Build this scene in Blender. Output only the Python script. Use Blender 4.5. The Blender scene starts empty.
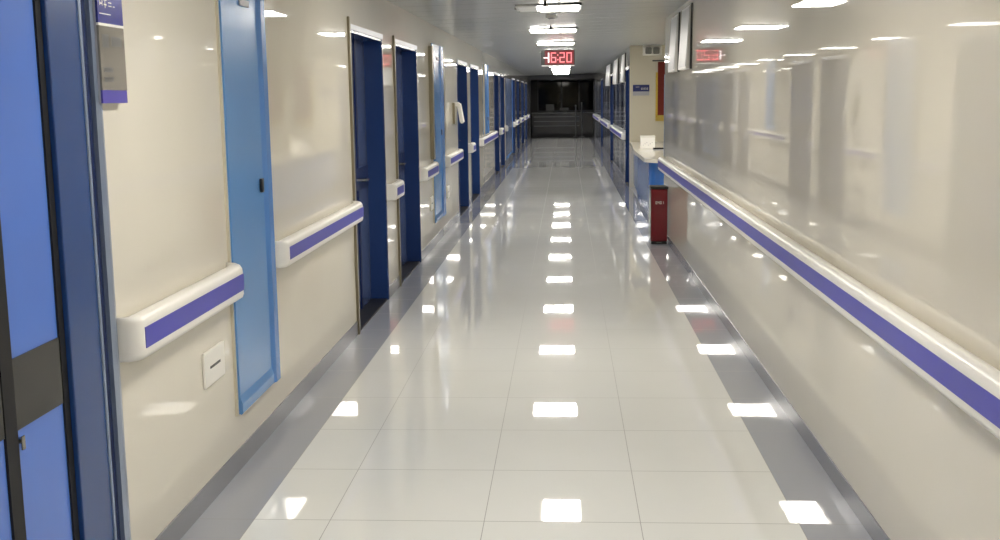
import bpy, bmesh, math, random
from mathutils import Vector, Matrix
random.seed(4)
S = bpy.context.scene
COL = S.collection
PI = math.pi

# ------------------------------------------------------------------ materials
def lin(c):
    out = []
    for v in c:
        v = v / 255.0
        out.append(v / 12.92 if v <= 0.04045 else ((v + 0.055) / 1.055) ** 2.4)
    return (*out, 1.0)

def new_mat(name):
    m = bpy.data.materials.new(name)
    m.use_nodes = True
    nt = m.node_tree
    return m, nt, nt.nodes['Principled BSDF']

def mat(name, rgb, rough=0.4, metal=0.0, ior=1.5, var=0.04, vscale=3.0, bump=0.0, bscale=8.0, emit=None, estr=0.0, coat=0.0):
    m, nt, b = new_mat(name)
    N, L = nt.nodes, nt.links
    b.inputs['Roughness'].default_value = rough
    b.inputs['Metallic'].default_value = metal
    b.inputs['IOR'].default_value = ior
    b.inputs['Coat Weight'].default_value = coat
    b.inputs['Coat Roughness'].default_value = 0.03
    tc = N.new('ShaderNodeTexCoord')
    nz = N.new('ShaderNodeTexNoise'); nz.inputs['Scale'].default_value = vscale
    L.new(tc.outputs['Object'], nz.inputs['Vector'])
    c = lin(rgb)
    mx = N.new('ShaderNodeMix'); mx.data_type = 'RGBA'
    mx.inputs[6].default_value = tuple(min(1, v * (1 - var)) for v in c[:3]) + (1,)
    mx.inputs[7].default_value = tuple(min(1, v * (1 + var)) for v in c[:3]) + (1,)
    L.new(nz.outputs['Fac'], mx.inputs[0])
    L.new(mx.outputs[2], b.inputs['Base Color'])
    if bump:
        nb = N.new('ShaderNodeTexNoise'); nb.inputs['Scale'].default_value = bscale; nb.inputs['Detail'].default_value = 1.0
        L.new(tc.outputs['Object'], nb.inputs['Vector'])
        bp = N.new('ShaderNodeBump'); bp.inputs['Strength'].default_value = 1.0; bp.inputs['Distance'].default_value = bump
        L.new(nb.outputs['Fac'], bp.inputs['Height']); L.new(bp.outputs['Normal'], b.inputs['Normal'])
    if emit:
        b.inputs['Emission Color'].default_value = lin(emit)
        b.inputs['Emission Strength'].default_value = estr
    return m

def seam_nodes(nt, axis_sock, x0, pitch, half):
    """1 on a seam, 0 elsewhere"""
    N, L = nt.nodes, nt.links
    def mth(op, a, b=None):
        n = N.new('ShaderNodeMath'); n.operation = op
        for i, v in enumerate((a, b)):
            if v is None: continue
            if isinstance(v, (int, float)): n.inputs[i].default_value = v
            else: L.new(v, n.inputs[i])
        return n.outputs[0]
    s = mth('SUBTRACT', axis_sock, x0)
    s = mth('DIVIDE', s, pitch)
    s = mth('ADD', s, 100.5)
    s = mth('FRACT', s)
    s = mth('SUBTRACT', s, 0.5)
    s = mth('ABSOLUTE', s)
    s = mth('MULTIPLY', s, pitch)
    return mth('LESS_THAN', s, half), mth

FX0, FY0, TW = -0.3206, 4.1267, 0.6
def floor_mat():
    m, nt, b = new_mat('floor_tiles')
    N, L = nt.nodes, nt.links
    g = N.new('ShaderNodeNewGeometry'); sp = N.new('ShaderNodeSeparateXYZ'); L.new(g.outputs['Position'], sp.inputs[0])
    X, Y = sp.outputs['X'], sp.outputs['Y']
    sx, mth = seam_nodes(nt, X, FX0, TW, 0.0016)
    sy, _ = seam_nodes(nt, Y, FY0, TW, 0.0022)
    # the grey border strips along both walls
    lft = mth('LESS_THAN', X, -1.2206); r1 = mth('GREATER_THAN', X, 0.8794); r2 = mth('LESS_THAN', X, 1.13)
    right = mth('MULTIPLY', r1, r2)
    border = mth('MAXIMUM', lft, right)
    inb = mth('SUBTRACT', 1.0, border)
    sx = mth('MULTIPLY', sx, inb)
    seam = mth('MAXIMUM', sx, sy)
    ed, _ = seam_nodes(nt, X, -1.2206, 2.1, 0.0016)
    seam = mth('MAXIMUM', seam, ed)
    nz = N.new('ShaderNodeTexNoise'); nz.inputs['Scale'].default_value = 1.6; nz.inputs['Detail'].default_value = 6
    L.new(g.outputs['Position'], nz.inputs['Vector'])
    tile = N.new('ShaderNodeMix'); tile.data_type = 'RGBA'
    tile.inputs[6].default_value = lin((226, 226, 222)); tile.inputs[7].default_value = lin((234, 234, 231))
    L.new(nz.outputs['Fac'], tile.inputs[0])
    mb = N.new('ShaderNodeMix'); mb.data_type = 'RGBA'
    L.new(border, mb.inputs[0]); L.new(tile.outputs[2], mb.inputs[6]); mb.inputs[7].default_value = lin((166, 168, 176))
    ms = N.new('ShaderNodeMix'); ms.data_type = 'RGBA'
    fac = mth('MULTIPLY', seam, 0.75)
    L.new(fac, ms.inputs[0]); L.new(mb.outputs[2], ms.inputs[6]); ms.inputs[7].default_value = lin((96, 92, 88))
    L.new(ms.outputs[2], b.inputs['Base Color'])
    b.inputs['IOR'].default_value = 1.5
    rr = mth('MULTIPLY', seam, 0.3); rr = mth('ADD', rr, 0.018)
    L.new(rr, b.inputs['Roughness'])
    nb = N.new('ShaderNodeTexNoise'); nb.inputs['Scale'].default_value = 3.2; nb.inputs['Detail'].default_value = 0
    L.new(g.outputs['Position'], nb.inputs['Vector'])
    bp = N.new('ShaderNodeBump'); bp.inputs['Distance'].default_value = 0.0003; bp.inputs['Strength'].default_value = 1
    L.new(nb.outputs['Fac'], bp.inputs['Height']); L.new(bp.outputs['Normal'], b.inputs['Normal'])
    return m

def ceiling_mat():
    m, nt, b = new_mat('ceiling_panels')
    N, L = nt.nodes, nt.links
    g = N.new('ShaderNodeNewGeometry'); sp = N.new('ShaderNodeSeparateXYZ'); L.new(g.outputs['Position'], sp.inputs[0])
    sy, mth = seam_nodes(nt, sp.outputs['Y'], 10.0, 0.6, 0.006)
    mx = N.new('ShaderNodeMix'); mx.data_type = 'RGBA'
    mx.inputs[6].default_value = lin((188, 190, 188)); mx.inputs[7].default_value = lin((140, 140, 140))
    L.new(sy, mx.inputs[0]); L.new(mx.outputs[2], b.inputs['Base Color'])
    b.inputs['Roughness'].default_value = 0.24
    b.inputs['IOR'].default_value = 1.5
    nb = N.new('ShaderNodeTexNoise'); nb.inputs['Scale'].default_value = 2.0; nb.inputs['Detail'].default_value = 0
    L.new(g.outputs['Position'], nb.inputs['Vector'])
    bp = N.new('ShaderNodeBump'); bp.inputs['Distance'].default_value = 0.0015
    L.new(nb.outputs['Fac'], bp.inputs['Height']); L.new(bp.outputs['Normal'], b.inputs['Normal'])
    return m

M = {}
M['floor'] = floor_mat()
M['ceil'] = ceiling_mat()
M['wall'] = mat('cream_gloss_wall', (219, 214, 202), rough=0.018, ior=1.5, var=0.02, bump=0.00003, bscale=1.2)
M['wall_up'] = mat('cream_gloss_upper', (210, 204, 190), rough=0.015, ior=1.62, var=0.02, bump=0.00003, bscale=1.2)
M['wall_end'] = mat('cream_plain_wall', (212, 205, 186), rough=0.25, var=0.02)
M['base'] = mat('grey_baseboard', (138, 139, 146), rough=0.2)
M['rail'] = mat('ivory_plastic', (236, 233, 226), rough=0.28, var=0.01)
M['stripe'] = mat('violet_blue_insert', (66, 66, 172), rough=0.35, var=0.03)
M['cab'] = mat('steel_blue_paint', (88, 140, 200), rough=0.22, var=0.06, vscale=1.5)
M['cab_edge'] = mat('steel_blue_edge', (74, 126, 194), rough=0.25)
M['leaf'] = mat('bright_blue_leaf', (80, 120, 206), rough=0.18, var=0.04)
M['frame'] = mat('deep_blue_frame', (34, 68, 126), rough=0.22)
M['navy'] = mat('navy_paint', (30, 42, 84), rough=0.22)
M['door'] = mat('navy_door_leaf', (70, 86, 130), rough=0.25, var=0.08, vscale=1.2)
M['door_f'] = mat('blue_door_frame', (38, 64, 118), rough=0.22)
M['silver'] = mat('grey_blue_metal', (128, 142, 166), rough=0.3, metal=0.35)
M['guard'] = mat('bronze_edge_guard', (128, 120, 98), rough=0.3, metal=0.3)
M['header'] = mat('pale_metal_header', (205, 208, 216), rough=0.3, metal=0.3)
M['black'] = mat('black_plastic', (12, 12, 14), rough=0.3)
M['gap'] = mat('dark_gap', (10, 11, 16), rough=0.6)
M['band'] = mat('dark_metal_band', (62, 62, 62), rough=0.14, metal=0.6, var=0.25, vscale=1.5)
M['thresh'] = mat('dark_threshold', (8, 9, 18), rough=0.5)
M['chrome'] = mat('brushed_steel', (150, 152, 150), rough=0.2, metal=0.9)
M['white'] = mat('white_plastic', (238, 236, 230), rough=0.35, var=0.01)
M['paper'] = mat('white_paper', (246, 244, 240), rough=0.7, var=0.05, vscale=20, emit=(255, 255, 255), estr=0.05)
M['signblue'] = mat('sign_blue', (38, 44, 132), rough=0.2)
M['signpurple'] = mat('sign_violet', (78, 70, 168), rough=0.3)
M['signgrey'] = mat('sign_grey_gloss', (128, 124, 118), rough=0.06, ior=1.6)
M['signnavy'] = mat('sign_navy', (34, 44, 104), rough=0.3)
M['signpale'] = mat('sign_pale_grey', (176, 176, 184), rough=0.3)
M['red'] = mat('dark_red_lacquer', (116, 22, 34), rough=0.18, var=0.06)
M['redcloth'] = mat('red_velvet', (108, 30, 18), rough=0.8, var=0.3, vscale=6)
M['yellow'] = mat('yellow_fringe', (206, 176, 70), rough=0.7, var=0.2, vscale=40)
M['counterblue'] = mat('counter_blue', (54, 104, 178), rough=0.16, var=0.05)
M['countertop'] = mat('counter_white_top', (222, 218, 208), rough=0.15)
M['tvface'] = mat('display_grey_face', (184, 186, 186), rough=0.32, ior=1.5)
M['tvside'] = mat('display_white_edge', (214, 212, 208), rough=0.3)
M['grille'] = mat('grey_grille', (132, 132, 128), rough=0.6, var=0.3, vscale=60)
M['vent'] = mat('dark_slot', (70, 70, 70), rough=0.5)
M['lamp'] = mat('lit_diffuser', (255, 255, 255), emit=(255, 250, 240), estr=33.0)
M['lamp_off'] = mat('unlit_tube', (225, 225, 225), emit=(255, 250, 240), estr=0.12)
M['lampframe'] = mat('fixture_white', (230, 230, 228), rough=0.35)
M['clockred'] = mat('clock_red_screen', (90, 4, 16), rough=0.5, emit=(170, 4, 24), estr=0.16)
M['digit'] = mat('clock_digit', (255, 120, 130), emit=(255, 140, 150), estr=0.85)
M['digit_w'] = mat('clock_digit_pale', (230, 230, 232), emit=(255, 225, 230), estr=1.2)
M['lobbywall'] = mat('shade_toned_lobby_wall', (44, 45, 49), rough=0.4)  # near-black base colour carries the darkness of the unlit lobby
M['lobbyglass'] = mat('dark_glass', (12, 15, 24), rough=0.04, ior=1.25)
M['cab_far'] = mat('dusty_blue_panel', (96, 114, 152), rough=0.2)
M['lobbydesk'] = mat('shade_toned_desk', (40, 41, 44), rough=0.25)  # desk colour darkened to hold the lobby's lack of light
M['desktrim'] = mat('grey_desk_trim', (112, 114, 116), rough=0.25)
M['lobbyframe'] = mat('grey_mullion', (84, 86, 92), rough=0.3)
M['monitor'] = mat('grey_casing', (92, 92, 92), rough=0.5)
M['seal'] = mat('cream_edge_trim', (200, 192, 174), rough=0.3)

# ------------------------------------------------------------------ mesh helpers
def bm_box(bm, x0, x1, y0, y1, z0, z1, bev=0.0):
    r = bmesh.ops.create_cube(bm, size=1.0)
    vs = r['verts']
    for v in vs:
        v.co = Vector(((x0 + x1) / 2 + v.co.x * (x1 - x0), (y0 + y1) / 2 + v.co.y * (y1 - y0), (z0 + z1) / 2 + v.co.z * (z1 - z0)))
    if bev > 0:
        es = list({e for v in vs for e in v.link_edges})
        bmesh.ops.bevel(bm, geom=es, offset=bev, segments=2, affect='EDGES', profile=0.5)

def bm_prism(bm, prof, axis, a0, a1):
    """closed 2-D profile extruded along an axis; prof in the remaining two coordinates (in order)"""
    def P(p, a):
        if axis == 'X': return (a, p[0], p[1])
        if axis == 'Y': return (p[0], a, p[1])
        return (p[0], p[1], a)
    A = [bm.verts.new(P(p, a0)) for p in prof]
    B = [bm.verts.new(P(p, a1)) for p in prof]
    n = len(prof)
    bm.faces.new(A); bm.faces.new(B[::-1])
    for i in range(n):
        j = (i + 1) % n
        bm.faces.new((A[i], B[i], B[j], A[j]))

def bm_cyl(bm, p0, p1, r, seg=16):
    p0, p1 = Vector(p0), Vector(p1)
    d = p1 - p0
    rot = d.to_track_quat('Z', 'Y').to_matrix().to_4x4()
    rot.translation = (p0 + p1) / 2
    bmesh.ops.create_cone(bm, cap_ends=True, segments=seg, radius1=r, radius2=r, depth=d.length, matrix=rot)

def obj(name, bm, material, parent=None, smooth=False):
    bmesh.ops.recalc_face_normals(bm, faces=bm.faces)
    me = bpy.data.meshes.new(name)
    bm.to_mesh(me); bm.free()
    mats = material if isinstance(material, (list, tuple)) else [material]
    for m_ in mats: me.materials.append(m_)
    if smooth:
        for p in me.polygons: p.use_smooth = True
    o = bpy.data.objects.new(name, me)
    COL.objects.link(o)
    if parent is not None:
        o.parent = parent
        o.matrix_parent_inverse = Matrix.Identity(4)
    return o

def box(name, dims, material, parent=None, bev=0.0):
    """dims = x0,x1,y0,y1,z0,z1 in the parent's frame"""
    bm = bmesh.new(); bm_box(bm, *dims, bev=bev)
    return obj(name, bm, material, parent)

def thing(name, label, cat, loc, rz=0.0, group=None):
    o = bpy.data.objects.new(name, None); COL.objects.link(o)
    o.empty_display_size = 0.1
    o.location = loc; o.rotation_euler = (0, 0, rz)
    if label: o['label'] = label
    if cat: o['category'] = cat
    if group: o['group'] = group
    return o

def struct(name, loc=(0, 0, 0)):
    o = bpy.data.objects.new(name, None); COL.objects.link(o)
    o.location = loc; o['kind'] = 'structure'
    return o

def mark_struct(o):
    o['kind'] = 'structure'; return o

def dup(root, loc, label=None, group=None):
    r = root.copy(); COL.objects.link(r); r.location = loc
    if label: r['label'] = label
    if group: r['group'] = group
    for ch in list(root.children):
        c = ch.copy(); COL.objects.link(c); c.parent = r
        for g in list(ch.children):
            d = g.copy(); COL.objects.link(d); d.parent = c
    return r

# ------------------------------------------------------------------ dimensions
XL, XR = -1.45, 1.12
YB, YE = -5.0, 44.0          # behind the camera / end of the corridor
NY0, NY1, NX = 12.95, 20.0, 3.4   # nurse nook
T = 0.2
def cz(x): return 2.405 + (min(x, XR) - XL) / (XR - XL) * 0.055
HDOOR = 2.08

# ------------------------------------------------------------------ floor / ceiling
bm = bmesh.new()
bm_box(bm, XL - 0.2, XR + 0.2, YB, YE, -0.1, 0.0)
mark_struct(obj('floor', bm, M['floor']))
bm = bmesh.new(); bm_box(bm, XR + 0.2, NX + 0.1, NY0 - 0.12, NY1, -0.1, 0.0)
mark_struct(obj('floor_nook', bm, M['floor']))
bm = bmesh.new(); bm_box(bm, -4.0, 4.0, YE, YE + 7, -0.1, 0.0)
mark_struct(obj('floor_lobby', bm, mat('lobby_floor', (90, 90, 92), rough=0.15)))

bm = bmesh.new()
a = [(XL - 0.2, cz(XL)), (XL, cz(XL)), (XR, cz(XR)), (NX + 0.1, cz(XR)), (NX + 0.1, 2.62), (XL - 0.2, 2.62)]
bm_prism(bm, a, 'Y', YB, YE)
mark_struct(obj('ceiling', bm, M['ceil']))
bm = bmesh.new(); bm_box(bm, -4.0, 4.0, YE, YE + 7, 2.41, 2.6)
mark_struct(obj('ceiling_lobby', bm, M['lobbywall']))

# ------------------------------------------------------------------ left wall with door openings
left_doors = [(1.6, 3.12), (7.64, 8.93), (9.64, 11.0), (15.22, 16.62), (17.3, 18.8), (23.1, 24.5), (25.3, 26.7),
              (31.0, 32.3), (34.0, 35.3), (37.5, 39.0), (41.0, 42.4)]
right_doors = [(20.12, 21.1), (27.0, 28.2), (34.5, 35.7)]
def wall_mesh(x0, x1, y0, y1, doors, ztop):
    bm = bmesh.new(); y = y0
    for a, b in doors:
        bm_box(bm, x0, x1, y, a, 0, ztop)
        bm_box(bm, x0, x1, a, b, HDOOR, ztop)
        y = b
    bm_box(bm, x0, x1, y, y1, 0, ztop)
    return bm
def far_wall_mat():
    m, nt, b = new_mat('slate_blue_panelling')
    N, L = nt.nodes, nt.links
    g = N.new('ShaderNodeNewGeometry'); sp = N.new('ShaderNodeSeparateXYZ'); L.new(g.outputs['Position'], sp.inputs[0])
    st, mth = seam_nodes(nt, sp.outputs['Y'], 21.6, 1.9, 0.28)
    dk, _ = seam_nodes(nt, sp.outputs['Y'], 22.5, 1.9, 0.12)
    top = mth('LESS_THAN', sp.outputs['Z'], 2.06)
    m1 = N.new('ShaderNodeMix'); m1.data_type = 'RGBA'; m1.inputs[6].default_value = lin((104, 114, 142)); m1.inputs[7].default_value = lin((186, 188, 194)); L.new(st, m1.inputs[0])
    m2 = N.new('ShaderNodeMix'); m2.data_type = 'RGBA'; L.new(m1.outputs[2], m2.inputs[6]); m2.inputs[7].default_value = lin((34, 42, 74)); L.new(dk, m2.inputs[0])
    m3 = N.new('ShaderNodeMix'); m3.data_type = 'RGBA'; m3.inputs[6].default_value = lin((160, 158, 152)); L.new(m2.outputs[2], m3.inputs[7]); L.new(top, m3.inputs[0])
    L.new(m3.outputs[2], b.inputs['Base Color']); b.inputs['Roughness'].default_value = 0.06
    return m
M['wall_far'] = far_wall_mat()
mark_struct(obj('wall_left', wall_mesh(XL - T, XL, YB, 24.8, left_doors[:6], cz(XL) + 0.02), M['wall']))
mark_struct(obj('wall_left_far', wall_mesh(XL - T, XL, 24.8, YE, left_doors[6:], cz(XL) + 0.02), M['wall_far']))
# right wall: glossy upper sheets over a plainer lower half, from behind the camera to the nook corner
bm = bmesh.new(); bm_box(bm, XR, XR + T, YB, NY0, 0, 0.86)
bm.faces.ensure_lookup_table()
n0 = len(bm.faces)
bm_box(bm, XR, XR + T, YB, NY0, 0.86, cz(XR) + 0.02)
bm.faces.ensure_lookup_table()
for f in bm.faces[n0:]: f.material_index = 1
mark_struct(obj('wall_right', bm, [M['wall'], M['wall_up']]))
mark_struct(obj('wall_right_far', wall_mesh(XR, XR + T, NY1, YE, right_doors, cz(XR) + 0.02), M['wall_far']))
mark_struct(box('wall_back', (XL - T, XR + T, YB - 0.1, YB, 0, 2.5), M['wall_end']))
# nook walls
mark_struct(box('wall_nook_far', (XR + 0.0005, NX + 0.1, NY1 - 0.012, NY1 + 0.12, 0, 2.5), M['wall_end']))
mark_struct(box('wall_nook_side', (NX, NX + 0.1, NY0 - 0.12, NY1, 0, 2.5), M['wall_end']))
mark_struct(box('wall_nook_near', (XR + T, NX, NY0 - 0.12, NY0, 0, 2.5), M['wall_end']))
# slim aluminium edge strip on the nook corner of the glossy sheets
mark_struct(box('trim_1', (XR - 0.006, XR + 0.03, NY0 - 0.015, NY0 + 0.008, 0.92, 1.84), M['silver']))

# baseboards, broken at doors
def baseboard(name, x0, x1, y0, y1, doors, h):
    bm = bmesh.new(); y = y0
    for a, b in doors:
        if a - y > 0.02: bm_box(bm, x0, x1, y, a, 0, h)
        y = b
    bm_box(bm, x0, x1, y, y1, 0, h)
    return mark_struct(obj(name, bm, M['base']))
baseboard('baseboard_left', XL, XL + 0.006, YB, YE, [(1.5, 3.48)] + left_doors[1:], 0.095)
baseboard('baseboard_right', XR - 0.006, XR, YB, NY0, [], 0.08)
baseboard('baseboard_right_far', XR - 0.006, XR, NY1, YE, right_doors, 0.08)

# ------------------------------------------------------------------ doors
door_n = [1]
def corridor_door(y0, y1, side):
    """recessed blue door; side -1 = left wall, +1 = right wall"""
    door_n[0] += 1
    xw = XL if side < 0 else XR
    s = side
    r = struct('door_%d' % door_n[0], (xw, y0, 0))
    w = y1 - y0
    def B(name, d0, d1, a, b, z0, z1, m, par=r, bev=0.0):
        xs = sorted((s * d0, s * d1))
        return box(name, (xs[0], xs[1], a, b, z0, z1), m, par, bev)
    # jamb lining (frame) as one U
    bm = bmesh.new()
    for a, b, z0, z1 in ((0, 0.02, 0, HDOOR), (w - 0.02, w, 0, HDOOR), (0, w, HDOOR - 0.02, HDOOR)):
        xs = sorted((s * -0.006, s * 0.15)); bm_box(bm, xs[0], xs[1], a, b, z0, z1)
    # flat architrave on the wall face
    for a, b, z0, z1 in ((-0.03, 0.0, 0, HDOOR + 0.03), (w, w + 0.03, 0, HDOOR + 0.03)):
        xs = sorted((s * -0.01, 0)); bm_box(bm, xs[0], xs[1], a, b, z0, z1)
    obj('door_frame', bm, M['door_f'], r)
    B('header_trim', -0.016, 0.0, -0.03, w + 0.03, HDOOR, HDOOR + 0.035, M['header'])
    leaf = B('door_leaf', 0.13, 0.17, 0.02, w - 0.02, 0.01, HDOOR - 0.02, M['door'])
    # raised stile and kick plate on the leaf
    B('meeting_stile', 0.12, 0.13, w * 0.62, w * 0.62 + 0.05, 0.01, HDOOR - 0.02, M['navy'], leaf)
    B('push_plate', 0.118, 0.13, 0.06, w - 0.06, 0.93, 1.1, M['navy'], leaf)
    bm = bmesh.new()
    bm_cyl(bm, (s * 0.13, w * 0.7, 1.0), (s * 0.075, w * 0.7, 1.0), 0.012)
    bm_cyl(bm, (s * 0.08, w * 0.7 - 0.005, 1.0), (s * 0.08, w * 0.7 + 0.11, 1.0), 0.010)
    obj('door_handle', bm, M['chrome'], leaf)
    B('threshold', 0.0, 0.13, 0.02, w - 0.02, 0.0, 0.012, M['thresh'])
    return r
for a, b in left_doors[1:]: corridor_door(a, b, -1)
for a, b in right_doors: corridor_door(a, b, 1)

# near bright-blue double door with a dark metal band
r = struct('door_1', (XL, 0, 0))
box('door_frame', (-0.06, 0.022, 3.095, 3.30, 0, 2.40), M['frame'], r, 0.004)
box('frame_bead', (0.0, 0.027, 3.296, 3.312, 0, 2.40), M['silver'], r, 0.003)
box('frame_rebate', (0.0, 0.012, 3.31, 3.375, 0, 2.40), M['navy'], r)
bm = bmesh.new()
bm_prism(bm, [(0.0, 3.372), (0.026, 3.372), (0.022, 3.42), (0.006, 3.47), (0.0, 3.47)], 'Z', 0, 2.40)
obj('frame_cover_strip', bm, M['silver'], r)
box('seal_gap', (-0.12, 0.006, 3.062, 3.095, 0, 2.12), M['gap'], r)
box('door_frame', (-0.12, 0.02, 1.6, 1.72, 0, 2.40), M['frame'], r)
box('door_frame', (-0.12, 0.02, 1.72, 3.10, 2.07, 2.40), M['frame'], r)
for ya, yb in ((2.782, 3.064), (1.74, 2.72)):
    lf = box('door_leaf', (-0.05, 0.0, ya, yb, 0.01, 2.06), M['leaf'], r, 0.003)
    box('metal_band', (0.0, 0.004, ya, yb, 0.765, 0.958), M['band'], lf)
box('meeting_strip', (-0.05, 0.006, 2.72, 2.782, 0.01, 2.06), M['gap'], r)
bm = bmesh.new()
bm_cyl(bm, (0.0, 2.796, 0.735), (0.012, 2.796, 0.735), 0.009)
bm_box(bm, 0.008, 0.014, 2.788, 2.804, 0.71, 0.748, 0.002)
obj('latch', bm, M['chrome'], r)

# ------------------------------------------------------------------ handrails
def handrail(name_label, side, y0, y1, ztop, h, group=None, stripe_in=0.055, stripe_out=0.03, far_round=0.08):
    xw = XL if side < 0 else XR
    s = -side          # direction away from the wall
    r = thing('handrail', name_label, 'handrail', (xw, y0, 0), 0, group)
    z1, z0 = ztop, ztop - h
    D = 0.085
    prof = [(0.0, z1 - 0.035), (0.012, z1 - 0.018), (0.035, z1 - 0.004), (0.058, z1), (0.074, z1 - 0.006), (0.083, z1 - 0.02),
            (0.085, z1 - 0.035), (0.085, z0 + 0.02), (0.080, z0 + 0.006), (0.068, z0), (0.052, z0 + 0.003), (0.03, z0 + 0.02), (0.0, z0 + 0.028)]
    Ltot = y1 - y0
    st = []
    N = 10; Rr = min(0.045, Ltot * 0.25)
    for i in range(N + 1):
        t = i / N
        st.append((Rr * (1 - math.cos(t * PI / 2)), max(0.04, math.sin(t * PI / 2) ** 0.8)))
    R2 = min(far_round, Ltot * 0.2)
    for i in range(N + 1):
        t = i / N
        st.append((Ltot - R2 + R2 * math.sin(t * PI / 2), max(0.04, math.cos(t * PI / 2) ** 0.6 if t < 1 else 0.04)))
    bm = bmesh.new(); rows = []
    for y, f in st:
        rows.append([bm.verts.new((s * p[0] * f, y, p[1])) for p in prof])
    n = len(prof)
    for a, b in zip(rows[:-1], rows[1:]):
        for i in range(n):
            j = (i + 1) % n
            bm.faces.new((a[i], a[j], b[j], b[i]))
    bm.faces.new(rows[0]); bm.faces.new(rows[-1][::-1])
    obj('rail_body', bm, M['rail'], r, smooth=True)
    xs = sorted((s * 0.082, s * 0.0868))
    if Ltot > 0.4:
        box('colour_insert', (xs[0], xs[1], min(stripe_in, Ltot * .3), Ltot - R2 - stripe_out, z0 + h * 0.26, z0 + h * 0.73), M['stripe'], r)
    return r

G = 'ivory and violet handrails on the far left wall'
ZT = 0.935
handrail('short ivory handrail with violet stripe on left wall, nearest, beside the tall blue cabinet', -1, 3.46, 4.665, ZT, 0.148, stripe_in=0.04, stripe_out=-0.012, far_round=0.05)
handrail('long ivory handrail on left wall between nearest blue cabinet and first recessed door', -1, 5.385, 7.52, ZT, 0.135, stripe_in=0.055, stripe_out=-0.012, far_round=0.05)
handrail('very short ivory handrail on the pier between the first two recessed navy doors', -1, 8.99, 9.52, ZT, 0.135)
handrail('ivory handrail on left wall just before the second blue cabinet', -1, 11.06, 12.15, ZT, 0.135)
handrail('ivory handrail on left wall below the white wall dispenser', -1, 13.3, 15.12, ZT, 0.135)
handrail('tiny ivory handrail on narrow pier past the white wall dispenser', -1, 16.68, 17.24, ZT, 0.135)
handrail('bright ivory handrail on left wall under the narrow distant blue cabinet', -1, 18.88, 23.0, ZT, 0.135)
for a, b in ((24.56, 25.24), (26.78, 27.05), (30.55, 30.94), (32.36, 33.94), (35.36, 37.44), (39.06, 40.94), (42.46, 43.9)):
    handrail('small distant ivory handrail section far down the left wall', -1, a, b, ZT, 0.135, group=G)
handrail('long ivory handrail with violet stripe running along the whole right wall', 1, YB + 0.2, 12.86, 0.925, 0.145, stripe_in=0.055, far_round=0.12, stripe_out=0.0)
for a, b in ((21.2, 26.9), (28.3, 34.4), (35.8, 43.8)):
    handrail('distant ivory handrail section on right wall past the nook', 1, a, b, 0.925, 0.135, group='ivory handrails on the far right wall')

# ------------------------------------------------------------------ blue wall cabinets (left)
def blue_cabinet(y0, y1, label, z0=0.25, z1=2.2, edge=0.12, handle=True, group=None, cm=None):
    w = y1 - y0
    r = thing('wall_cabinet', label, 'cabinet', (XL, y0, 0), 0, group)
    box('cabinet_box', (0.0, 0.012, 0.0, w, z0, z1), M['seal'], r)
    bm = bmesh.new()
    # door panel with sloping raised rim on the far and lower sides
    bm_box(bm, 0.012, 0.020, 0.015, w - 0.004, z0 + 0.004, z1 - 0.004)
    d = obj('cabinet_door', bm, cm or M['cab'], r)
    bm = bmesh.new()
    bm_prism(bm, [(0.020, w - edge), (0.034, w - edge + 0.035), (0.034, w - 0.01), (0.020, w)], 'Z', z0 + 0.004, z1 - 0.004)
    obj('side_rim', bm, M['cab_edge'], d)
    bm = bmesh.new()
    bm_prism(bm, [(0.020, z0), (0.030, z0 + 0.008), (0.030, z0 + 0.05), (0.020, z0 + 0.085)], 'Y', 0.015, w - edge)
    obj('lower_rim', bm, M['cab'], d)
    if handle:
        box('handle', (0.020, 0.034, w * 0.72, w * 0.72 + 0.035, 1.19, 1.255), M['black'], d, 0.004)
        box('hinge_tab', (0.020, 0.028, w * 0.42, w * 0.62, 2.03, 2.06), M['signpale'], d, 0.003)
    return r
blue_cabinet(4.695, 5.365, 'tall steel blue wall cabinet nearest the camera, small black latch on its door')
blue_cabinet(12.2, 13.22, 'tall steel blue wall cabinet farther down left wall, near the white dispenser', edge=0.3)
blue_cabinet(20.2, 21.0, 'narrow distant steel blue cabinet on left wall past four recessed doors', z0=0.95)
blue_cabinet(27.1, 30.5, 'wide pale blue panel cabinet far down the left wall', z0=0.1, z1=2.06, handle=False, cm=M['cab_far'])

# bronze/metal edge guards
mark_struct(box('trim_2', (XL, XL + 0.018, 7.565, 7.605, 0, 2.16), M['guard'], None, 0.004))
mark_struct(box('trim_3', (XL, XL + 0.018, 9.56, 9.60, 0, 2.14), M['guard'], None, 0.004))
mark_struct(box('trim_4', (XL, XL + 0.04, 12.05, 12.17, 0.96, 2.16), M['guard'], None, 0.004))
mark_struct(box('trim_5', (XL, XL + 0.03, 13.26, 13.36, 0.96, 2.16), M['guard'], None, 0.004))

# ------------------------------------------------------------------ small things on the left wall
def outlet(y, z, w, h, label):
    r = thing('wall_outlet', label, 'outlet', (XL, y, z))
    box('cover_plate', (0.0, 0.012, 0, w, 0, h), M['white'], r, 0.004)
    box('slot', (0.012, 0.0135, w * 0.25, w * 0.75, h * 0.47, h * 0.54), M['black'], r)
    return r
outlet(4.29, 0.478, 0.26, 0.145, 'white wall outlet plate with black slot below the nearest handrail')
outlet(11.9, 0.42, 0.24, 0.145, 'small pale outlet plate low on left wall before second blue cabinet')
outlet(13.6, 0.40, 0.26, 0.145, 'small pale outlet plate low on left wall after second blue cabinet')

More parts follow.
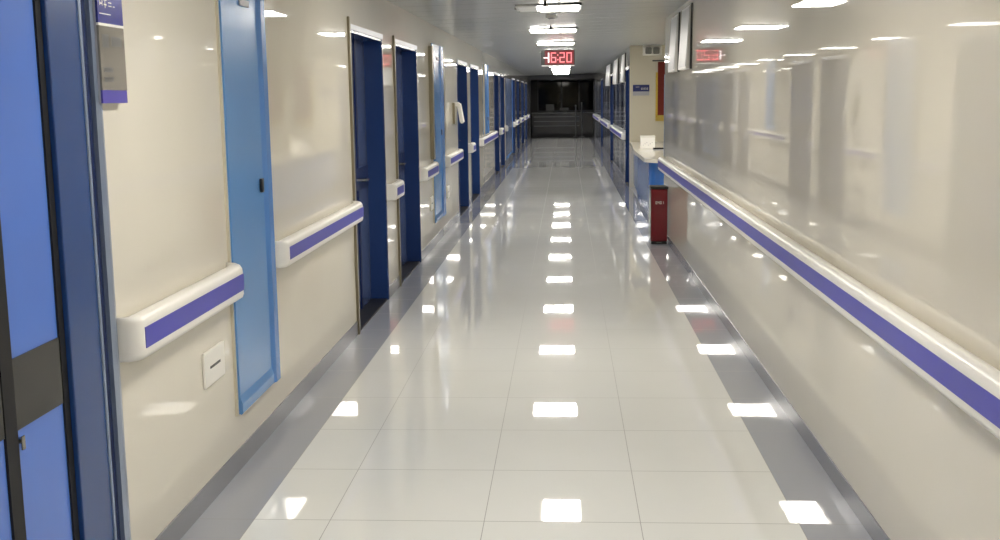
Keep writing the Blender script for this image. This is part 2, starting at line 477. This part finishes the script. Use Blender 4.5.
# white dispenser on a dark bracket
r = thing('wall_dispenser', 'white curved wall dispenser on dark bracket beside distant recessed door', 'dispenser', (XL, 14.5, 1.28))
box('bracket', (0.0, 0.03, 0.0, 0.14, 0.0, 0.27), M['guard'], r, 0.003)
bm = bmesh.new()
bm_prism(bm, [(0.0, 0.27), (0.05, 0.275), (0.085, 0.25), (0.125, 0.02), (0.10, 0.0), (0.08, 0.02), (0.05, 0.22), (0.0, 0.235)], 'Y', 0.15, 0.36)
obj('dispenser_body', bm, M['white'], r)

# information sign by near door
r = thing('wall_sign', 'blue and grey room sign on left wall beside the near door frame', 'sign', (XL, 3.405, 1.615))
box('backing', (0.0, 0.03, 0, 0.20, 0.0, 0.52), M['signpale'], r)
box('violet_strip', (0.03, 0.036, 0, 0.195, 0.0, 0.04), M['signpurple'], r)
box('grey_insert', (0.03, 0.037, 0, 0.195, 0.04, 0.235), M['signgrey'], r)
box('white_line', (0.03, 0.0375, 0, 0.197, 0.235, 0.243), M['white'], r)
box('blue_header', (0.03, 0.037, 0, 0.195, 0.243, 0.52), M['signblue'], r)
bm = bmesh.new()
for (a, b, c, d) in ((.018, .04, .30, .304), (.018, .04, .316, .320), (.018, .022, .296, .324), (.036, .040, .296, .324), (.05, .072, .298, .302),
                     (.05, .072, .312, .316), (.058, .062, .29, .326), (.085, .11, .296, .299), (.085, .11, .306, .309), (.12, .135, .296, .299),
                     (.012, .10, .27, .273), (.02, .06, .345, .40), (.08, .17, .36, .37), (.08, .17, .38, .39)):
    bm_box(bm, 0.0365, 0.0372, a, b, c, d)
obj('lettering', bm, M['white'], r)
for (a, b, c, d) in ((.02, .07, .17, .21), (.09, .17, .175, .205), (.02, .09, .095, .11), (.02, .09, .065, .08)):
    box('printed_line', (0.037, 0.0376, a, b, c, d), M['monitor'], r)

# ------------------------------------------------------------------ wall displays (right wall)
def display(y0, y1, label, z0=1.845, z1=2.40, group=None, xw=XR):
    L_ = y1 - y0
    r = thing('wall_display', label, 'display', (xw, y0, z0), 0, group)
    H = z1 - z0
    # body leans out at the bottom
    bm = bmesh.new()
    bm_prism(bm, [(0.0, 0.0), (-0.05, 0.0), (-0.015, H), (0.0, H)], 'Y', 0.02, L_)
    obj('casing', bm, M['tvside'], r)
    bm = bmesh.new()
    bm_prism(bm, [(0.0, -0.006), (-0.02, -0.006), (-0.012, H + 0.012), (0.0, H + 0.012)], 'Y', 0.0, 0.02)
    obj('black_edge', bm, M['black'], r)
    bm = bmesh.new()
    k = 0.035 / H
    def xf(z): return -0.05 + k * z
    bm_prism(bm, [(xf(0.02) , 0.02), (xf(0.02) - 0.005, 0.02), (xf(H - .02) - 0.005, H - 0.02), (xf(H - .02), H - 0.02)], 'Y', 0.05, L_ - 0.03)
    obj('screen', bm, M['tvface'], r)
    return r
display(10.2, 10.95, 'nearer of two grey leaning wall displays above handrail end, black upright edge')
display(11.3, 12.0, 'farther of two grey leaning wall displays, at the corner of the nurse nook')
for a, b in ((21.35, 22.4), (24.1, 26.0), (28.1, 30.8)):
    display(a, b, 'distant grey leaning panel above a doorway far down the right wall', 1.86, 2.38, 'distant grey leaning panels on the right wall')

# ------------------------------------------------------------------ red box bin
r = thing('pedal_bin', 'dark red lacquered upright bin with black lid edge on floor by right wall', 'bin', (0.925, 12.28, 0))
box('base', (0.005, 0.175, 0.005, 0.275, 0.0, 0.03), M['black'], r)
box('bin_body', (0.0, 0.18, 0.0, 0.28, 0.03, 0.60), M['red'], r, 0.008)
box('lid', (-0.006, 0.186, -0.006, 0.286, 0.60, 0.625), M['black'], r, 0.005)
box('side_trim', (-0.006, 0.0, 0.0, 0.28, 0.05, 0.59), M['chrome'], r)
box('foot_pedal', (0.06, 0.12, -0.03, 0.01, 0.015, 0.03), M['chrome'], r, 0.003)
bm = bmesh.new()
SEG = {'0': 'abcdef', '1': 'bc', '2': 'abged', '6': 'acdefg', '8': 'abcdefg', '5': 'afgcd', '4': 'fgbc'}
def seg_boxes(bm, ch, x, z, w, h, t, y0, y1):
    S_ = {'a': (0, w, h - t, h), 'd': (0, w, 0, t), 'g': (0, w, h / 2 - t / 2, h / 2 + t / 2),
          'f': (0, t, h / 2, h), 'e': (0, t, 0, h / 2), 'b': (w - t, w, h / 2, h), 'c': (w - t, w, 0, h / 2)}
    for k in SEG[ch]:
        a, b, c, d = S_[k]
        bm_box(bm, x + a + 0.0 * t, x + b, y0, y1, z + c, z + d)
for i, ch in enumerate('0401'): seg_boxes(bm, ch, 0.05 + i * 0.023, 0.44, 0.017, 0.03, 0.004, -0.002, 0.0)
obj('number', bm, M['white'], r)

# ------------------------------------------------------------------ nurse counter in the nook
CT = 0.80
r = thing('nurse_counter', 'curved white-topped counter with blue front in the nook on the right', 'counter', (0, 0, 0))
out = [(NX - 0.02, 14.45), (1.42, 14.45)]
for i in range(9):
    a = -PI / 2 - i / 8 * PI / 2
    out.append((1.42 + 0.40 * math.cos(a), 14.85 + 0.40 * math.sin(a)))
out += [(1.02, 17.2), (1.05, 17.8), (1.09, 18.6), (1.125, 19.98), (1.95, 19.98), (1.95, 15.1), (NX - 0.02, 15.1)]
def inset(p, d):
    c = []
    for x, y in p:
        c.append((x + (d if x < 1.9 else 0) * (1 if x < 1.5 else 0), y + (d if y < 14.9 else 0)))
    return c
bm = bmesh.new(); bm_prism(bm, out, 'Z', CT - 0.05, CT)
obj('counter_top', bm, M['countertop'], r)
bm = bmesh.new(); bm_prism(bm, inset(out, 0.07), 'Z', 0.06, CT - 0.05)
obj('blue_front', bm, M['counterblue'], r)
bm = bmesh.new(); bm_prism(bm, inset(out, 0.10), 'Z', 0.0, 0.06)
obj('plinth', bm, M['base'], r)

r = thing('paper_box', 'white speckled box standing on the nook counter', 'box', (1.15, 17.4, CT))
box('box_body', (0.0, 0.215, 0.0, 0.16, 0.0, 0.19), M['paper'], r, 0.006)
box('box_lid', (-0.004, 0.219, -0.004, 0.164, 0.17, 0.194), M['white'], r, 0.003)
for k in range(6): box('printed_mark', (0.03 + k * 0.027, 0.042 + k * 0.027, -0.0015, 0.0, 0.05 + 0.02 * (k % 3), 0.06 + 0.02 * (k % 3)), M['signpale'], r)
r = thing('pen_holder', 'dark slim pen in a low grey tray beside white box on counter', 'pen', (1.30, 16.9, CT))
box('tray', (0.0, 0.24, 0.0, 0.08, 0.0, 0.012), M['signpale'], r, 0.003)
bm = bmesh.new(); bm_cyl(bm, (0.0, 0.04, 0.024), (0.22, 0.04, 0.024), 0.012); obj('pen', bm, M['black'], r, smooth=False)

# things on the nook's far wall
r = thing('emergency_light', 'white twin-head emergency light high on the nook wall', 'emergency light', (1.34, NY1 - 0.012, 2.29))
box('back_plate', (0.0, 0.33, -0.04, 0.002, 0.0, 0.17), M['white'], r, 0.01)
for k in (0.045, 0.18):
    h_ = box('lamp_head', (k, k + 0.11, -0.085, -0.04, 0.025, 0.14), M['grille'], r, 0.02)
    box('lens', (k + 0.018, k + 0.092, -0.088, -0.085, 0.042, 0.122), M['grille'], h_)
r = thing('direction_sign', 'small navy sign plate with white lettering on the nook wall', 'sign', (1.175, NY1 - 0.012, 1.605))
box('pale_strip', (0.0, 0.285, -0.02, 0.0, 0.0, 0.07), M['signpale'], r)
box('navy_plate', (0.0, 0.285, -0.026, 0.0, 0.07, 0.185), M['signnavy'], r)
bm = bmesh.new()
for k in range(5):
    x = 0.14 + k * 0.026
    bm_box(bm, x, x + 0.019, -0.028, -0.026, 0.105, 0.109); bm_box(bm, x, x + 0.019, -0.028, -0.026, 0.125, 0.129)
    bm_box(bm, x + 0.007, x + 0.011, -0.028, -0.026, 0.10, 0.135)
box('small_lettering', (0.05, 0.11, -0.028, -0.026, 0.145, 0.150), M['white'], r)
obj('lettering', bm, M['white'], r)
def pennant(x, w, label):
    r = thing('hanging_banner', label, 'banner', (x, NY1 - 0.012, 1.2))
    bm = bmesh.new(); bm_cyl(bm, (-0.06, -0.03, 1.0), (w + 0.06, -0.03, 1.0), 0.012); obj('rod', bm, M['vent'], r)
    box('cloth', (0.035, w - 0.02, -0.035, -0.025, 0.06, 0.98), M['redcloth'], r)
    bm = bmesh.new()
    bm_box(bm, 0.0, 0.035, -0.034, -0.024, 0.02, 0.80)
    n = 16
    for k in range(n):
        a = k / n * w
        bm_box(bm, a + 0.002, a + w / n * 0.8, -0.034, -0.026, -0.04 + 0.0 * k, 0.06)
    obj('fringe', bm, M['yellow'], r)
    return r
pennant(1.57, 0.36, 'red hanging banner with yellow fringed edge on the nook wall, partly hidden by the corner')
pennant(2.12, 0.36, 'second red hanging banner on the nook wall, behind the corner')

# ------------------------------------------------------------------ ceiling things
def ceiling_light(x, y, tubes, label, group=None):
    z = cz(x)
    r = thing('ceiling_light', label, 'ceiling light', (x, y, z), 0, group)
    w, d, h = 0.60, 0.60, 0.026
    bm = bmesh.new()
    bm_box(bm, -w / 2, w / 2, -d / 2, d / 2, -0.008, 0.0)
    for a, b, c, e in ((-w / 2, -w / 2 + .02, -d / 2, d / 2), (w / 2 - .02, w / 2, -d / 2, d / 2), (-w / 2, w / 2, -d / 2, -d / 2 + .012), (-w / 2, w / 2, d / 2 - .012, d / 2)):
        bm_box(bm, a, b, c, e, -0.016, 0.0)
    obj('housing', bm, M['lampframe'], r)
    for k in range(3):
        xa = -0.275 + k * 0.19
        box('diffuser', (xa, xa + 0.17, -d / 2 + 0.02, d / 2 - 0.02, -h, -0.008), M['lamp'] if tubes[k] else M['lamp_off'], r, 0.006)
    return r
LX = -0.15
ly = [-3.4, 0.1, 3.6, 7.1, 10.6, 14.2, 17.7, 21.2, 24.7, 28.2, 31.7, 35.2, 38.7, 42.0]
lab = {10.6: 'square ceiling light with one dark tube, nearest in view, brightest strip at top',
       14.2: 'bright square ceiling light, second from the camera, before the red clock',
       17.7: 'bright square ceiling light just in front of the red digital clock',
       21.2: 'bright square ceiling light hidden just behind the red digital clock'}
for y in ly:
    tb = (0, 1, 1) if y == 10.6 else (1, 1, 1)
    if y in lab: ceiling_light(LX, y, tb, lab[y])
    elif y > 21.2: ceiling_light(LX, y, tb, 'distant bright ceiling light in the row beyond the red clock', 'distant ceiling lights beyond the clock')
    else: ceiling_light(LX, y, tb, 'ceiling light above the near end of the corridor, seen only as a reflection', 'ceiling lights above the near corridor')
ceiling_light(2.3, 16.6, (1, 1, 1), 'square ceiling light above the nook counter')

def sprinkler(x, y, label):
    r = thing('sprinkler', label, 'sprinkler', (x, y, cz(x) + 0.012))
    bm = bmesh.new(); bm_cyl(bm, (0, 0, -0.006), (0, 0, 0.0), 0.035); obj('rosette', bm, M['vent'], r)
    bm = bmesh.new(); bm_cyl(bm, (0, 0, -0.05), (0, 0, -0.006), 0.012); bm_cyl(bm, (0, 0, -0.056), (0, 0, -0.05), 0.03); obj('head', bm, M['black'], r)
    return r
sprinkler(-0.17, 10.0, 'small dark sprinkler head on ceiling before the nearest light')
sprinkler(-0.17, 13.5, 'small dark sprinkler head on ceiling between first and second light')
r = thing('ceiling_slot', 'thin dark slot diffuser in the ceiling left of the nearest light', 'vent', (-0.47, 10.7, cz(-0.37)))
box('slot_frame', (0.0, 0.20, -0.02, 0.02, -0.008, 0.0), M['vent'], r)
box('slot_blade', (0.01, 0.19, -0.004, 0.004, -0.012, -0.008), M['black'], r)
r = thing('smoke_detector', 'small white smoke detector on ceiling behind the nearest light', 'smoke detector', (-0.14, 11.7, cz(-0.14)))
bm = bmesh.new(); bm_cyl(bm, (0, 0, -0.03), (0, 0, 0), 0.055, 20); obj('detector_base', bm, M['white'], r)
bm = bmesh.new(); bm_cyl(bm, (0, 0, -0.045), (0, 0, -0.03), 0.035, 20); obj('sensor', bm, M['signpale'], r)

# digital clock
r = thing('digital_clock', 'red digital clock reading 16:20 hanging from the ceiling', 'clock', (-0.12, 18.75, 2.24))
box('housing', (-0.275, 0.275, 0.0, 0.07, -0.125, 0.125), M['black'], r, 0.006)
box('red_screen', (-0.215, 0.262, -0.004, 0.0, -0.112, 0.112), M['clockred'], r)
bm = bmesh.new()
seg_boxes(bm, '6', -0.115, -0.08, 0.085, 0.16, 0.015, -0.009, -0.004)
seg_boxes(bm, '2', 0.025, -0.08, 0.085, 0.16, 0.015, -0.009, -0.004)
seg_boxes(bm, '0', 0.14, -0.08, 0.085, 0.16, 0.015, -0.009, -0.004)
for z in (-0.045, 0.03): bm_box(bm, -0.012, 0.006, -0.009, -0.004, z, z + 0.02)
obj('red_digits', bm, M['digit'], r)
bm = bmesh.new()
bm_box(bm, -0.165, -0.143, -0.009, -0.004, -0.08, 0.08); bm_box(bm, -0.235, -0.165, -0.009, -0.003, -0.012, 0.006)
obj('pale_digit', bm, M['digit_w'], r)
bm = bmesh.new()
bm.free()
for x in (-0.18, 0.18):
    bm = bmesh.new(); bm_cyl(bm, (x, 0.035, 0.12), (x, 0.035, cz(-0.12) - 2.24), 0.008); obj('hanger', bm, M['chrome'], r)
box('lower_rail', (-0.27, 0.27, -0.006, 0.07, -0.14, -0.125), M['lampframe'], r)

# ------------------------------------------------------------------ unlit lobby at the end, its darkness put into near-black colours
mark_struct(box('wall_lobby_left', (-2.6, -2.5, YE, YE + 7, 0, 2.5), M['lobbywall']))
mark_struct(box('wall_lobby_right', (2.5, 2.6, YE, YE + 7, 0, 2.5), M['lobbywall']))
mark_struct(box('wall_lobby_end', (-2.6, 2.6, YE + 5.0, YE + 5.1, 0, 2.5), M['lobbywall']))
# portal around the opening
bm = bmesh.new()
bm_box(bm, XL, -1.36, YE - 0.02, YE + 0.3, 0, 2.42); bm_box(bm, XR - 0.04, XR, YE - 0.02, YE + 0.3, 0, 2.42); bm_box(bm, -1.36, XR - 0.04, YE - 0.02, YE + 0.3, 2.24, 2.42)
mark_struct(obj('trim_6', bm, M['lobbywall']))
win = struct('window_1', (0, YE + 4.95, 0))
bm = bmesh.new()
for x in (-1.22, -0.2, 0.55, 1.18): bm_box(bm, x, x + 0.06, -0.05, 0.0, 0.95, 2.3)
bm_box(bm, -1.22, 1.24, -0.05, 0.0, 2.24, 2.3); bm_box(bm, -1.22, 1.24, -0.05, 0.0, 0.95, 1.0)
obj('window_frame', bm, M['lobbyframe'], win)
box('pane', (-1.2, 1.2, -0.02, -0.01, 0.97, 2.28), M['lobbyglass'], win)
box('lit_column', (-0.28, -0.16, -0.06, -0.05, 1.35, 1.75), M['monitor'], win)  # stands in for a small lit column, its brightness only a paler grey

r = thing('reception_desk', 'dark reception desk with grey horizontal bands at the dark corridor end', 'desk', (-0.07, YE + 1.2, 0))
box('plinth', (-1.28, 1.25, 0.0, 0.6, 0.0, 0.12), M['gap'], r)
box('desk_body', (-1.25, 1.22, 0.03, 0.6, 0.12, 0.93), M['lobbydesk'], r)
box('desk_top', (-1.3, 1.27, -0.05, 0.65, 0.93, 0.97), M['desktrim'], r, 0.01)
for z in (0.78, 0.60, 0.42): box('front_band', (-1.2, 0.62, 0.01, 0.03, z, z + 0.03), M['desktrim'], r)
def monitor(x, w, h, label):
    r = thing('monitor', label, 'monitor', (x, YE + 1.45, 0.97))
    box('foot', (-w * .3, w * .3, -0.06, 0.06, 0, 0.015), M['monitor'], r)
    box('neck', (-0.02, 0.02, 0.0, 0.03, 0.015, 0.1), M['monitor'], r)
    box('screen_case', (-w / 2, w / 2, -0.02, 0.03, 0.06, 0.06 + h), M['monitor'], r, 0.006)
monitor(-0.62, 0.34, 0.26, 'grey monitor on the left half of the dark reception desk')
monitor(-0.05, 0.36, 0.12, 'low grey monitor at the middle of the dark reception desk')
for i, (x, h, lb) in enumerate(((0.40, 1.22, 'shorter slim grey post in front of the dark reception desk'), (0.64, 1.32, 'taller slim grey post in front of the dark reception desk'))):
    r = thing('barrier_post', lb, 'post', (x, YE + 0.9, 0))
    bm = bmesh.new(); bm_cyl(bm, (0, 0, 0), (0, 0, 0.03), 0.10, 20); obj('post_base', bm, M['monitor'], r)
    bm = bmesh.new(); bm_cyl(bm, (0, 0, 0.03), (0, 0, h), 0.028); obj('post_pole', bm, M['desktrim'], r)
    bm = bmesh.new(); bmesh.ops.create_uvsphere(bm, u_segments=12, v_segments=8, radius=0.045, matrix=Matrix.Translation((0, 0, h))); obj('post_cap', bm, M['desktrim'], r, True)

# ------------------------------------------------------------------ world, camera, colour
w = bpy.data.worlds.new('World'); S.world = w; w.use_nodes = True
w.node_tree.nodes['Background'].inputs[0].default_value = (0.02, 0.02, 0.025, 1)
w.node_tree.nodes['Background'].inputs[1].default_value = 1.0

cam = bpy.data.cameras.new('Camera'); co = bpy.data.objects.new('Camera', cam); COL.objects.link(co)
f, pit, yaw, roll, H = 1123.5233, 0.1531, -0.0596, -0.0135, 1.619
cam.sensor_width = 36.0; cam.lens = f / 1000.0 * 36.0
cam.clip_start = 0.05; cam.clip_end = 200
cp, sp_ = math.cos(pit), math.sin(pit); cy, sy = math.cos(yaw), math.sin(yaw)
F = Vector((sy * cp, cy * cp, -sp_)); R_ = Vector((cy, -sy, 0)); U_ = R_.cross(F)
cr, sr = math.cos(roll), math.sin(roll)
R2 = R_ * cr + U_ * sr; U2 = U_ * cr - R_ * sr
mw = Matrix((R2, U2, -F)).transposed().to_4x4(); mw.translation = (0, 0, H)
co.matrix_world = mw
S.camera = co

S.view_settings.view_transform = 'Standard'
S.view_settings.look = 'None'
S.view_settings.exposure = 0.0
S.view_settings.gamma = 1.0
c = S.cycles
c.use_denoising = True
c.max_bounces = 10; c.diffuse_bounces = 5; c.glossy_bounces = 6
c.caustics_reflective = False; c.caustics_refractive = False
c.sample_clamp_indirect = 12.0
